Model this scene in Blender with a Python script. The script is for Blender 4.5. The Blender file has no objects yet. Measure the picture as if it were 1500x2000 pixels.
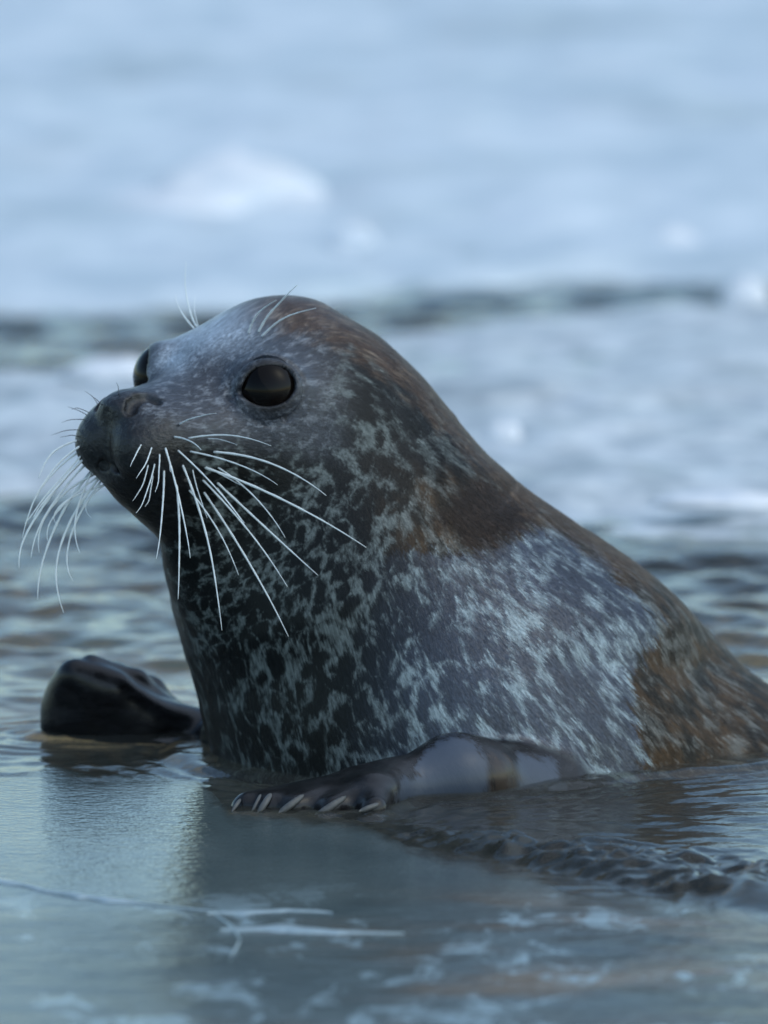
import bpy, bmesh, math, random, time
import numpy as np
from mathutils import Vector
from mathutils.bvhtree import BVHTree
T0 = time.time()
random.seed(7); rng = np.random.default_rng(11)
scene = bpy.context.scene
col = scene.collection
R = math.radians

# ------------------------------------------------------------------ camera
PITCH, DIST, SPX = R(6.0), 6.0, 0.00036          # metres per photo pixel at the seal
fwd = np.array([0, math.cos(PITCH), -math.sin(PITCH)])
upv = np.array([0, math.sin(PITCH), math.cos(PITCH)])
aim = np.array([0, 0, 0.18])
camp = aim - DIST * fwd
cam = bpy.data.cameras.new('camera'); camo = bpy.data.objects.new('camera', cam); col.objects.link(camo)
camo.location = camp; camo.rotation_euler = (math.pi / 2 - PITCH, 0, 0)
cam.sensor_fit = 'VERTICAL'; cam.sensor_height = 36; cam.lens = 300
cam.clip_start = 0.1; cam.clip_end = 2000
cam.dof.use_dof = True; cam.dof.focus_distance = 5.80; cam.dof.aperture_fstop = 7.6
scene.camera = camo

# ------------------------------------------------------------------ sky, sun, exposure
SUN_EL, SUN_AZ = R(48), R(115)     # azimuth measured from +Y towards +X (right of the seal, a little to the camera's side)
world = bpy.data.worlds.new('World'); scene.world = world; world.use_nodes = True
wn, wl = world.node_tree.nodes, world.node_tree.links
wn.clear()
sky = wn.new('ShaderNodeTexSky'); sky.sky_type = 'NISHITA'; sky.sun_disc = False
sky.sun_elevation = SUN_EL; sky.sun_rotation = SUN_AZ
sky.air_density = 1.0; sky.dust_density = 1.2; sky.ozone_density = 2.0
tint = wn.new('ShaderNodeMix'); tint.data_type = 'RGBA'; tint.blend_type = 'MULTIPLY'; tint.inputs[0].default_value = 1
tint.inputs[7].default_value = (0.96, 1.055, 1.0, 1)
bg = wn.new('ShaderNodeBackground'); bg.inputs[1].default_value = 0.15
wo = wn.new('ShaderNodeOutputWorld')
wl.new(sky.outputs[0], tint.inputs[6]); wl.new(tint.outputs[2], bg.inputs[0]); wl.new(bg.outputs[0], wo.inputs[0])
sun = bpy.data.lights.new('sun', 'SUN'); sun.energy = 0.6; sun.angle = R(130); sun.color = (1, 0.93, 0.84)
suno = bpy.data.objects.new('sun', sun); col.objects.link(suno)
sd = Vector((math.sin(SUN_AZ) * math.cos(SUN_EL), math.cos(SUN_AZ) * math.cos(SUN_EL), math.sin(SUN_EL)))
suno.rotation_euler = sd.to_track_quat('Z', 'Y').to_euler(); suno.location = sd * 8
vs = scene.view_settings; vs.view_transform = 'Standard'; vs.look = 'None'; vs.exposure = 0.40; vs.gamma = 1
scene.cycles.use_denoising = True
scene.cycles.sample_clamp_indirect = 4
scene.cycles.max_bounces = 8; scene.cycles.transmission_bounces = 6

# ------------------------------------------------------------------ helpers
def P(u, v, D=0.0):
    """point seen at photo pixel (u, v), D metres beyond the aim plane"""
    k = (DIST + D) / DIST
    return camp + fwd * (DIST + D) + np.array([1, 0, 0]) * ((u - 750) * SPX * k) + upv * ((1000 - v) * SPX * k)
def W(u, v, y):
    """the same, at world depth y"""
    d = fwd + np.array([1, 0, 0]) * ((u - 750) * SPX / DIST) + upv * ((1000 - v) * SPX / DIST)
    return camp + d * ((y - camp[1]) / d[1])
def G(u, v, z=0.0):
    """the same, on the level z"""
    d = fwd + np.array([1, 0, 0]) * ((u - 750) * SPX / DIST) + upv * ((1000 - v) * SPX / DIST)
    return camp + d * ((z - camp[2]) / d[2])
def uv_of(p):
    q = p - camp
    w = q @ fwd
    return 750 + q[:, 0] / w * DIST / SPX, 1000 - (q @ upv) / w * DIST / SPX
def tag(o, label=None, cat=None, group=None, kind=None):
    if label: o['label'] = label
    if cat: o['category'] = cat
    if group: o['group'] = group
    if kind: o['kind'] = kind
    return o
def obj(name, verts, faces, mat, parent=None, smooth=True):
    me = bpy.data.meshes.new(name)
    me.from_pydata([tuple(map(float, v)) for v in verts], [], [tuple(map(int, f)) for f in faces])
    me.update()
    if smooth: me.polygons.foreach_set('use_smooth', [True] * len(me.polygons))
    if mat: me.materials.append(mat)
    o = bpy.data.objects.new(name, me); col.objects.link(o)
    if parent: o.parent = parent
    return o
def smooth(a, b, x):
    t = np.clip((x - a) / (b - a), 0, 1)
    return t * t * (3 - 2 * t)
def add_attr(me, name, arr):
    if arr.ndim == 1:
        a = me.attributes.new(name, 'FLOAT', 'POINT'); a.data.foreach_set('value', arr.astype(np.float32))
    else:
        a = me.attributes.new(name, 'FLOAT_VECTOR', 'POINT'); a.data.foreach_set('vector', arr.astype(np.float32).ravel())

class NT:
    """small node-tree writer"""
    def __init__(s, name):
        s.m = bpy.data.materials.new(name); s.m.use_nodes = True
        s.t = s.m.node_tree; s.t.nodes.clear()
        s.out = s.t.nodes.new('ShaderNodeOutputMaterial')
    def n(s, kind, ins=None, **props):
        x = s.t.nodes.new('ShaderNode' + kind)
        for k, v in props.items(): setattr(x, k, v)
        for k, v in (ins or {}).items():
            if isinstance(v, bpy.types.NodeSocket): s.t.links.new(v, x.inputs[k])
            else: x.inputs[k].default_value = v
        return x
    def math(s, op, a, b=0.0, c=0.0, clamp=False):
        return s.n('Math', {0: a, 1: b, 2: c}, operation=op, use_clamp=clamp).outputs[0]
    def ramp(s, x, a, b):
        return s.n('MapRange', {0: x, 1: a, 2: b, 3: 0.0, 4: 1.0}, interpolation_type='SMOOTHSTEP').outputs[0]
    def mix(s, f, a, b):
        x = s.t.nodes.new('ShaderNodeMix'); x.data_type = 'RGBA'
        for k, v in ((0, f), (6, a), (7, b)):
            if isinstance(v, bpy.types.NodeSocket): s.t.links.new(v, x.inputs[k])
            else: x.inputs[k].default_value = v if k == 0 else (tuple(v) + (1,))[:4]
        return x.outputs[2]
    def mixf(s, f, a, b):
        x = s.t.nodes.new('ShaderNodeMix'); x.data_type = 'FLOAT'
        for k, v in ((0, f), (2, a), (3, b)):
            if isinstance(v, bpy.types.NodeSocket): s.t.links.new(v, x.inputs[k])
            else: x.inputs[k].default_value = v
        return x.outputs[0]
    def noise(s, vec, scale, detail=3, rough=0.55, dist=0.0):
        return s.n('TexNoise', {'Vector': vec, 'Scale': scale, 'Detail': detail, 'Roughness': rough, 'Distortion': dist}).outputs[0]
    def mapv(s, vec, scale, loc=(0, 0, 0)):
        return s.n('Mapping', {'Vector': vec, 'Scale': scale, 'Location': loc}).outputs[0]
    def attr(s, name, vec=False):
        x = s.n('Attribute', attribute_name=name)
        return x.outputs['Vector'] if vec else x.outputs['Fac']
    def pos(s):
        return s.n('NewGeometry').outputs['Position']
    def bump(s, h, dist, strength=1.0, normal=None):
        i = {'Strength': strength, 'Distance': dist, 'Height': h}
        if normal is not None: i['Normal'] = normal
        return s.n('Bump', i).outputs[0]
    def bsdf(s, **ins):
        b = s.n('BsdfPrincipled', {k.replace('_', ' ').replace('IORLevel', 'IOR Level'): v for k, v in ins.items()})
        s.t.links.new(b.outputs[0], s.out.inputs[0])
        return b

# ------------------------------------------------------------------ seal: implicit shape
def smin(a, b, k):
    h = np.clip(0.5 + 0.5 * (b - a) / k, 0, 1)
    return b * (1 - h) + a * h - k * h * (1 - h)
def smax(a, b, k): return -smin(-a, -b, k)
def cone(p, a, b, ra, rb):
    a = np.asarray(a, np.float32); b = np.asarray(b, np.float32)
    ab = b - a
    q = p - a
    t = np.clip(q @ ab / (ab @ ab), 0, 1)
    d = q - t[:, None] * ab
    return np.sqrt(np.einsum('ij,ij->i', d, d)) - (ra + (rb - ra) * t)
def ball(p, c, r):
    d = p - np.asarray(c, np.float32)
    return np.sqrt(np.einsum('ij,ij->i', d, d)) - r
def ell(p, c, ax, r):
    """ellipsoid with the rows of ax as axes"""
    q = (p - np.asarray(c, np.float32)) @ np.asarray(ax, np.float32).T
    r = np.asarray(r, np.float32)
    k0 = np.linalg.norm(q / r, axis=1); k1 = np.linalg.norm(q / (r * r), axis=1) + 1e-9
    return k0 * (k0 - 1) / k1

# head frame: M between the eyes, f to the nose, l to the near (left) side, n up
YAW, HP, HR = R(46), R(9), R(2)
f0 = np.array([-math.cos(YAW), -math.sin(YAW), 0]); l0 = np.array([math.sin(YAW), -math.cos(YAW), 0]); z0 = np.array([0, 0, 1.0])
hf = f0 * math.cos(HP) + z0 * math.sin(HP); n1 = -f0 * math.sin(HP) + z0 * math.cos(HP)
hl = l0 * math.cos(HR) - n1 * math.sin(HR); hn = n1 * math.cos(HR) + l0 * math.sin(HR)
HM = W(434, 752, -0.010)
HAX = np.stack([hf, hl, hn])
def H(a, b, c): return HM + hf * a + hl * b + hn * c
EYE_R = 0.0265
EYES = [H(0.000, 0.0455, 0.001), H(0.003, -0.0465, 0.000)]
EDIR = []
for s in (1, -1):
    d = (hf * 0.66 + hl * 0.74 + hn * 0.13) if s > 0 else (hf * 0.80 - hl * 0.58 + hn * 0.16); EDIR.append(d / np.linalg.norm(d))

SPINE = [  # u, v, world y, radius
    (560, 800, 0.050, 0.070), (611, 925, 0.060, 0.100), (690, 1150, 0.055, 0.137), (835, 1375, 0.060, 0.163),
    (950, 1490, 0.085, 0.178)]
SP = [(W(u, v, y), r) for u, v, y, r in SPINE]
SP += [(np.array([0.185, 0.140, -0.100]), 0.178), (np.array([0.33, 0.20, -0.175]), 0.168), (np.array([0.52, 0.28, -0.215]), 0.130),
       (np.array([0.74, 0.36, -0.245]), 0.075), (np.array([0.86, 0.40, -0.260]), 0.048)]

NOSTRIL = None
def head_sdf(p):
    d = ell(p, H(-0.072, 0, -0.018), HAX, (0.096, 0.085, 0.071))
    d = smin(d, cone(p, H(-0.055, 0, 0.002), H(-0.012, 0, -0.006), 0.050, 0.036), 0.030)            # forehead
    d = smin(d, cone(p, H(-0.02, 0, -0.022), H(0.082, 0, -0.033), 0.046, 0.021), 0.030)           # bridge
    for s in (1, -1):
        d = smin(d, ball(p, H(-0.004, s * 0.045, 0.001), 0.0245), 0.022)                           # brow and lids
        d = smin(d, cone(p, H(0.0, s * 0.030, -0.042), H(0.074, s * 0.020, -0.044), 0.034, 0.0245), 0.022)  # cheek
        d = smin(d, cone(p, H(-0.06, s * 0.035, -0.060), H(0.060, s * 0.008, -0.062), 0.040, 0.018), 0.022)  # jaw
    for s in (1, -1):
        d = smin(d, ell(p, H(0.086, s * 0.0180, -0.050), HAX, (0.024, 0.0215, 0.0235)), 0.007)       # whisker pads
    d = smin(d, ell(p, H(0.076, 0, -0.068), HAX, (0.020, 0.017, 0.013)), 0.012)                     # chin
    d = smin(d, ell(p, H(0.091, 0, -0.0255), HAX, (0.017, 0.0165, 0.0095)), 0.010)                     # nose leather
    d = smin(d, cone(p, H(0.046, 0, -0.070), W(412, 1085, -0.010), 0.028, 0.038), 0.030)              # throat
    if NOSTRIL is not None:
        for pts_ in NOSTRIL:
            for k, (a, b) in enumerate(zip(pts_[:-1], pts_[1:])): d = smax(d, -cone(p, a - hf * 0.001, b - hf * 0.001, 0.0046, 0.0042), 0.0025)
    d = smax(d, -cone(p, H(0.111, 0, -0.030), H(0.108, 0, -0.066), 0.0030, 0.0038), 0.004)           # groove under the nose
    for s in (1, -1):                                                                               # mouth line
        d = smax(d, -cone(p, H(0.106, 0, -0.066), H(0.060, s * 0.037, -0.064), 0.0034, 0.0030), 0.004)
    return d
def trace(u, v, fn):
    d = fwd + np.array([1, 0, 0]) * ((u - 750) * SPX / DIST) + upv * ((1000 - v) * SPX / DIST); d /= np.linalg.norm(d)
    t = DIST - 0.5
    for _ in range(120): t += 0.7 * float(fn((camp + d * t)[None].astype(np.float32))[0])
    return camp + d * t
near_n = np.array([trace(u, v, head_sdf) for u, v in ((253, 800), (258, 786), (270, 777), (286, 775), (304, 783))])
loc = (near_n - HM) @ HAX.T; loc2 = loc * (1, -1, 1)
NOSTRIL = [near_n, HM + loc2 @ HAX]
print('nostril', loc.round(4).tolist())
def eye_cut(p, d):
    for c, e, s in zip(EYES, EDIR, (1, -1)):
        side = np.cross(e, hn); side /= np.linalg.norm(side); upx = np.cross(side, e)
        if upx @ hn < 0: upx = -upx
        sd = side if side @ hf > 0 else -side
        ring = ell(p, c + e * 0.0145, (sd, upx, e), (0.0255, 0.0205, 0.0120))
        d = smin(d, ring, 0.012)
        tl = sd * 0.97 - upx * 0.24; tu = upx * 0.97 + sd * 0.24
        cut = ell(p, c + e * 0.024, (tl, tu, e), (0.0192, 0.0140, 0.017))
        cor = cone(p, c + e * 0.0240 - upx * 0.002, c + e * 0.0215 + sd * 0.0235 - upx * 0.0075, 0.006, 0.0018)
        d = smax(d, -smin(cut, cor, 0.006), 0.0025)
        q = (p - (c + e * 0.0175).astype(np.float32)) @ np.stack([sd, upx, e]).astype(np.float32).T      # fold round the lids
        rr = np.sqrt((q[:, 0] / 1.16) ** 2 + (q[:, 1] + 0.001) ** 2)
        if s > 0: d = smax(d, -(np.sqrt((rr - 0.0235) ** 2 + (q[:, 2] + 0.001) ** 2) - 0.0018), 0.005)
    c = W(692, 752, -0.02)
    return d

FAR_DIGITS = [  # photo points with depth and thickness, wrist to tip
    ([(372, 1440, 0.165, 0.013), (300, 1402, 0.152, 0.009), (226, 1346, 0.146, 0.010), (146, 1316, 0.146, 0.010)], 0.004),
    ([(372, 1440, 0.170, 0.013), (250, 1395, 0.160, 0.014), (185, 1350, 0.156, 0.012), (134, 1342, 0.158, 0.009)], 0.024),
    ([(372, 1445, 0.175, 0.013), (240, 1420, 0.165, 0.014), (165, 1385, 0.160, 0.012), (114, 1378, 0.160, 0.009)], 0.024),
    ([(372, 1450, 0.175, 0.013), (230, 1445, 0.165, 0.014), (165, 1430, 0.160, 0.012), (110, 1428, 0.158, 0.009)], 0.024),
    ([(374, 1436, 0.185, 0.010), (320, 1394, 0.180, 0.012), (262, 1338, 0.172, 0.011), (178, 1302, 0.158, 0.009)], 0.006),
    ([(374, 1432, 0.205, 0.008), (338, 1400, 0.200, 0.011), (292, 1352, 0.192, 0.011), (225, 1312, 0.175, 0.008)], 0.005)]
def flipper_sdf(p):
    d = None
    for path, k in FAR_DIGITS:
        c = None
        for (u, v, y, r), (u2, v2, y2, r2) in zip(path[:-1], path[1:]):
            q = cone(p, W(u, v, y), W(u2, v2, y2), r, r2); c = q if c is None else smin(c, q, 0.006)
        d = c if d is None else smin(d, c, k)
    d = smin(d, cone(p, W(385, 1450, 0.178), W(520, 1480, 0.10), 0.014, 0.040), 0.012)
    # near flipper, lying along the waterline
    e = W(895, 1513, -0.150)
    n = ell(p, e, ((1, 0, 0), (0, 1, 0), (0, 0, 1)), (0.036, 0.030, 0.024))
    n = smin(n, cone(p, e, W(1080, 1550, -0.085), 0.022, 0.036), 0.02)
    n = smin(n, cone(p, W(860, 1526, -0.160), W(680, 1556, -0.195), 0.025, 0.019), 0.02)
    for k in range(5):
        a = W(760 - 12 * k, 1534 + 6 * k, -0.180 - 0.012 * k)
        b = W((468, 515, 568, 640, 722)[k], 1574 + 2.0 * k, -0.232 - 0.006 * k)
        n = smin(n, cone(p, a, b, 0.0160, 0.0098), 0.010)
    return d, n
def body_sdf(p):
    p = np.asarray(p, np.float32)
    d = None
    for (a, ra), (b, rb) in zip(SP[:-1], SP[1:]):
        c = cone(p, a, b, ra, rb)
        d = c if d is None else smin(d, c, 0.03)
    # shoulder mass on the near side
    d = smin(d, ell(p, W(985, 1440, 0.010), ((0.92, 0.39, 0), (-0.39, 0.92, 0), (0, 0, 1)), (0.15, 0.10, 0.11)), 0.05)
    # hind flippers
    for s in (1, -1):
        d = smin(d, cone(p, (0.86, 0.40, -0.26), (1.02 - 0.02 * s, 0.45 + 0.06 * s, -0.27), 0.035, 0.02), 0.02)
    m = ball(p, H(-0.02, 0, -0.02), 0.24) < 0
    if m.any():
        q = p[m]; e = smin(d[m], head_sdf(q), 0.040); e = eye_cut(q, e)
        d[m] = smax(e, -ball(q, H(-0.078, 0.079, -0.012), 0.006), 0.004)   # ear opening
    m = (p[:, 2] < 0.10) & (p[:, 0] < 0.22) & (p[:, 2] > -0.15)
    if m.any():
        far, near = flipper_sdf(p[m])
        d[m] = smin(smin(d[m], far, 0.02), near, 0.010)
    return d

def surface_nets(fn, lo, hi, h):
    n = [int(math.ceil((b - a) / h)) + 1 for a, b in zip(lo, hi)]
    ax = [lo[i] + h * np.arange(n[i]) for i in range(3)]
    # coarse test first, then only blocks near the surface
    B = 8
    F = np.full(n, 1.0, np.float32)
    cx, cy, cz = [np.arange(0, m, B) for m in n]
    gx, gy, gz = np.meshgrid(cx, cy, cz, indexing='ij')
    cen = np.stack([lo[0] + (gx.ravel() + B / 2) * h, lo[1] + (gy.ravel() + B / 2) * h, lo[2] + (gz.ravel() + B / 2) * h], 1)
    dc = fn(cen)
    for (i, j, k), dd in zip(zip(gx.ravel(), gy.ravel(), gz.ravel()), dc):
        if dd < -B * h * 1.1: F[i:i + B, j:j + B, k:k + B] = -1.0
    near = np.nonzero(np.abs(dc) <= B * h * 1.1)[0]
    o = np.stack(np.meshgrid(range(B), range(B), range(B), indexing='ij'), -1).reshape(-1, 3)
    for s in range(0, len(near), 600):
        idx = near[s:s + 600]
        g = (np.stack([gx.ravel()[idx], gy.ravel()[idx], gz.ravel()[idx]], 1)[:, None, :] + o[None]).reshape(-1, 3)
        ok = (g < np.array(n)).all(1); g = g[ok]
        F[g[:, 0], g[:, 1], g[:, 2]] = fn(np.array(lo) + g * h)
    S = F < 0
    c = np.zeros([m - 1 for m in n], np.int8)
    for i in (0, 1):
        for j in (0, 1):
            for k in (0, 1): c += S[i:n[0] - 1 + i, j:n[1] - 1 + j, k:n[2] - 1 + k]
    cells = np.argwhere((c > 0) & (c < 8))
    vid = np.full(c.shape, -1, np.int64); vid[tuple(cells.T)] = np.arange(len(cells))
    acc = np.zeros((len(cells), 3)); cnt = np.zeros(len(cells))
    cor = [(i, j, k) for i in (0, 1) for j in (0, 1) for k in (0, 1)]
    for a in cor:
        for b in cor:
            if sum(abs(x - y) for x, y in zip(a, b)) != 1 or a > b: continue
            fa = F[cells[:, 0] + a[0], cells[:, 1] + a[1], cells[:, 2] + a[2]]
            fb = F[cells[:, 0] + b[0], cells[:, 1] + b[1], cells[:, 2] + b[2]]
            m = (fa < 0) != (fb < 0)
            t = fa[m] / (fa[m] - fb[m])
            acc[m] += np.array(a) + t[:, None] * (np.array(b) - np.array(a)); cnt[m] += 1
    V = np.array(lo) + (cells + acc / cnt[:, None]) * h
    faces = []
    for axis in range(3):
        b1, b2 = [(1, 2), (2, 0), (0, 1)][axis]
        sl0 = [slice(1, m - 1) for m in n]; sl1 = [slice(1, m - 1) for m in n]
        sl0[axis] = slice(0, n[axis] - 1); sl1[axis] = slice(1, n[axis])
        A, Bm = S[tuple(sl0)], S[tuple(sl1)]
        for flip, M in ((False, A & ~Bm), (True, ~A & Bm)):
            e = np.argwhere(M)
            if not len(e): continue
            off = np.ones(3, int); off[axis] = 0
            e = e + off
            def cell(d1, d2):
                q = e.copy(); q[:, b1] -= d1; q[:, b2] -= d2
                return vid[q[:, 0], q[:, 1], q[:, 2]]
            quad = np.stack([cell(1, 1), cell(0, 1), cell(0, 0), cell(1, 0)], 1)
            faces.append(quad[:, ::-1] if flip else quad)
    return V, np.concatenate(faces)
def project(fn, V, it=3):
    V = V.copy()
    for _ in range(it):
        d = fn(V); e = 0.0006
        g = np.stack([fn(V + np.eye(3)[i] * e) - d for i in range(3)], 1) / e
        g2 = np.maximum((g * g).sum(1), 0.2)
        step = -(d / g2)[:, None] * g
        ln = np.linalg.norm(step, axis=1, keepdims=True)
        V += step * np.minimum(1, 0.004 / np.maximum(ln, 1e-9))
    return V
def subdivide(V, Fc, sel):
    """split the selected quads in four (neighbours get the edge points)"""
    me = bpy.data.meshes.new('t'); me.from_pydata(V.tolist(), [], Fc if isinstance(Fc, list) else Fc.tolist()); me.update()
    bm = bmesh.new(); bm.from_mesh(me)
    bm.faces.ensure_lookup_table()
    ed = set()
    for i in np.nonzero(sel)[0]:
        for e in bm.faces[i].edges: ed.add(e)
    bmesh.ops.subdivide_edges(bm, edges=list(ed), cuts=1, use_grid_fill=True)
    bm.verts.index_update()
    V2 = np.array([v.co[:] for v in bm.verts]); F2 = [[v.index for v in f.verts] for f in bm.faces]
    bm.free(); bpy.data.meshes.remove(me)
    return V2, F2

# photo outline of the seal: right (back) and left (chest) edges by picture row
BACK = np.array([(600, 640), (620, 690), (650, 740), (700, 797), (740, 835), (800, 885), (850, 925), (890, 962), (950, 1035), (1000, 1105),
                 (1050, 1185), (1105, 1262), (1150, 1313), (1200, 1366), (1260, 1426), (1300, 1462), (1340, 1500), (1400, 1556), (1470, 1620)], float)
CHEST = np.array([(960, 222), (985, 244), (1010, 270), (1050, 309), (1100, 316), (1150, 327), (1200, 338), (1250, 352), (1300, 366), (1350, 380), (1400, 391), (1475, 411), (1560, 425)], float)
WARP = {}
def fit_rows(V):
    u, v = uv_of(V)
    keep = ~((v > 1240) & (V[:, 0] < -0.125) & (V[:, 1] > 0.115)) & (V[:, 2] > -0.06)
    rows = np.arange(600, 1460, 10.0); L = np.full(len(rows), np.nan); Rr = L.copy()
    for i, r in enumerate(rows):
        m = keep & (np.abs(v - r) < 9)
        if m.any(): L[i], Rr[i] = u[m].min(), u[m].max()
    WARP['rows'], WARP['L'], WARP['R'] = rows, L, Rr
    dR = np.interp(rows, BACK[:, 0], BACK[:, 1]) - Rr
    dL = np.interp(rows, CHEST[:, 0], CHEST[:, 1]) - L
    dL *= smooth(985, 1060, rows); dR = np.clip(dR, -90, 90)
    k = np.array([1, 2, 3, 2, 1.0]); k /= k.sum()
    WARP['dR'] = np.convolve(np.pad(dR, 2, 'edge'), k, 'valid'); WARP['dL'] = np.convolve(np.pad(dL, 2, 'edge'), k, 'valid')
def warp(V):
    u, v = uv_of(V)
    rows = WARP['rows']
    L = np.interp(v, rows, WARP['L']); Rr = np.interp(v, rows, WARP['R'])
    t = np.clip((u - L) / np.maximum(Rr - L, 1), 0, 1)
    fade = 1 - smooth(1480, 1640, v)
    wl_ = (1 - t) ** 2 * np.where((V[:, 0] < -0.125) & (V[:, 1] > 0.115) & (v > 1240), 0, 1)
    wr_ = smooth(0.25, 1.0, t)
    du = (np.interp(v, rows, WARP['dL']) * wl_ + np.interp(v, rows, WARP['dR']) * wr_) * fade * smooth(560, 640, v)
    k = ((V - camp) @ fwd) / DIST
    V = V.copy(); V[:, 0] += du * SPX * k
    return V

lo, hi = (-0.34, -0.33, -0.37), (1.10, 0.60, 0.36)
V, Fq = surface_nets(body_sdf, lo, hi, 0.006)
cen = V[Fq].mean(1); cu, cv = uv_of(cen)
inview = (cu > 0) & (cu < 1600) & (cen[:, 2] > -0.08)
V, Fq = subdivide(V, Fq, inview); V = project(body_sdf, V, 2)
def fc(V, F): return V[np.array([(f[0], f[1], f[2], f[-1]) for f in F])].mean(1)
cen = fc(V, Fq); hl_ = (cen - HM) @ HAX.T
near_f = flipper_sdf(cen.astype(np.float32))
ishead = (hl_[:, 0] > -0.085) & (np.abs(hl_[:, 1]) < 0.09) & (hl_[:, 2] > -0.11)
iseye = np.min([np.linalg.norm(cen - c, axis=1) for c in EYES], axis=0) < 0.036
isnose = (hl_[:, 0] > 0.055)
isfl = ((near_f[1] < 0.006) | (near_f[0] < 0.006)) & (cen[:, 2] > -0.03) & (cv > 0 if False else True)
V, Fq = subdivide(V, Fq, iseye | isnose | isfl | ishead); V = project(body_sdf, V, 2)
cen = fc(V, Fq); hl_ = (cen - HM) @ HAX.T
iseye = np.min([np.linalg.norm(cen - c, axis=1) for c in EYES], axis=0) < 0.030
V, Fq = subdivide(V, Fq, iseye | (hl_[:, 0] > 0.085)); V = project(body_sdf, V, 1)
fit_rows(V)
for i in range(0, len(WARP['rows']), 6):
    print('row', int(WARP['rows'][i]), 'L', round(WARP['L'][i]), 'R', round(WARP['R'][i]), 'dL', round(WARP['dL'][i]), 'dR', round(WARP['dR'][i]))
V0 = V.copy()
V = warp(V)
print('seal verts', len(V), 'faces', len(Fq), round(time.time() - T0, 1), 's')

# ------------------------------------------------------------------ seal: coat zones stored on the mesh
pu, pv = uv_of(V)
hq = (V0 - HM) @ HAX.T
# straightened-body coordinates: along the spine, and the two offsets
pts = [H(0.12, 0, -0.03), H(-0.02, 0, -0.02)] + [p for p, r in SP[0:]]
pts = np.array(pts)
seg = pts[1:] - pts[:-1]; sl = np.linalg.norm(seg, axis=1); cum = np.concatenate([[0], np.cumsum(sl)])
acc = np.zeros((len(V), 4)); flow = np.zeros((len(V), 3))
for i in range(len(seg)):
    q = V0 - pts[i]; t = np.clip(q @ seg[i] / sl[i] ** 2, 0, 1)
    off = q - t[:, None] * seg[i]; dd = np.linalg.norm(off, axis=1)
    w = 1.0 / (dd ** 6 + 1e-9)
    T_ = seg[i] / sl[i]; B_ = np.cross(T_, (0.35, -0.94, 0.0)); B_ /= np.linalg.norm(B_); C_ = np.cross(T_, B_)
    flow += w[:, None] * T_
    acc += w[:, None] * np.stack([cum[i] + t * sl[i], off @ B_, off @ C_, np.ones(len(V))], 1)
rest = acc[:, :3] / acc[:, 3:4]
def poly_sd(poly, u, v):
    """signed distance in photo pixels, positive inside the outline"""
    poly = np.array(poly, float); d = np.full(len(u), 1e9); ins = np.zeros(len(u), bool)
    for a, b in zip(poly, np.roll(poly, -1, 0)):
        e = b - a; q = np.stack([u - a[0], v - a[1]], 1); t = np.clip(q @ e / (e @ e), 0, 1)
        d = np.minimum(d, np.linalg.norm(q - t[:, None] * e, axis=1))
        c = ((a[1] > v) != (b[1] > v)) & (u < (b[0] - a[0]) * (v - a[1]) / (b[1] - a[1] + 1e-12) + a[0])
        ins ^= c
    return np.where(ins, d, -d)
sheen_zone = poly_sd([(905, 1075), (1020, 1030), (1075, 1028), (1160, 1085), (1240, 1160), (1290, 1215), (1262, 1262), (1228, 1305), (1236, 1380), (1252, 1480),
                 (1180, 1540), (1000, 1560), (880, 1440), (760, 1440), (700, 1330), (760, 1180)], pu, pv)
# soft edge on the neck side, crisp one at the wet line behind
sheen_hard = poly_sd([(905, 1078), (1020, 1032), (1075, 1028), (1160, 1085), (1240, 1160), (1290, 1215), (1262, 1262), (1228, 1305), (1236, 1380), (1252, 1480), (1230, 1700), (-500, 1700), (-500, 1078)], pu, pv)
sheen_soft = smooth(660, 960, pu + (pv - 1250) * 0.15)
brown = poly_sd([(880, 940), (960, 930), (1040, 985), (1035, 1030), (960, 1075), (900, 1070), (850, 1010)], pu, pv)
head_m = (1 - smooth(590, 720, pu)) * smooth(-0.052, -0.020, hq[:, 2])
nost = np.min([np.linalg.norm(V0 - q, axis=1) for q in np.concatenate([0.5 * (N_[:-1] + N_[1:]) for N_ in NOSTRIL] + NOSTRIL)], axis=0)
muzz = np.maximum(0.95 * smooth(-60, 8, poly_sd([(100, 800), (190, 790), (228, 800), (250, 845), (330, 850), (352, 880), (350, 935), (330, 1010), (290, 1050), (200, 1000), (100, 940)], pu, pv)), 0.75 * (1 - smooth(0.010, 0.026, np.linalg.norm(V0 - H(0.098, 0, -0.02), axis=1))))
fore_sheen = np.maximum(np.exp(-(np.abs(pu - 395) / 105) ** 3 - (np.abs(pv - 640 - 0.05 * (400 - pu)) / 52) ** 3), np.exp(-((pu - 335) / 38) ** 2 - ((pv - 700) / 28) ** 2)) 
eyed = np.min([np.linalg.norm(V0 - (c + e * 0.020), axis=1) for c, e in zip(EYES, EDIR)], axis=0)
fl = flipper_sdf(V0.astype(np.float32)); flip = np.maximum(1 - smooth(0.002, 0.012, fl[0]), 1 - smooth(0.0, 0.006, fl[1]))
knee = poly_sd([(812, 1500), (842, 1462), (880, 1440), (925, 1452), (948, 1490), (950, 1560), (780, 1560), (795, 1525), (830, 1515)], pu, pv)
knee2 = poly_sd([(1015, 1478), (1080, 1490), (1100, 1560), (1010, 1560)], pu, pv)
rust = poly_sd([(955, 1466), (1000, 1478), (1018, 1520), (1022, 1560), (953, 1560)], pu, pv)
nape = poly_sd([(400, 560), (600, 560), (780, 610), (900, 740), (1010, 880), (1150, 990), (1290, 1090), (1250, 1125), (1120, 1040), (1010, 965), (930, 885), (800, 752), (700, 690), (600, 640), (480, 612), (410, 622)], pu, pv)
back_edge = np.interp(pv, BACK[:, 0], BACK[:, 1]) - pu      # pixels in from the outline of the back
ear = np.linalg.norm(V0 - H(-0.078, 0.079, -0.012), axis=1)

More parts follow.
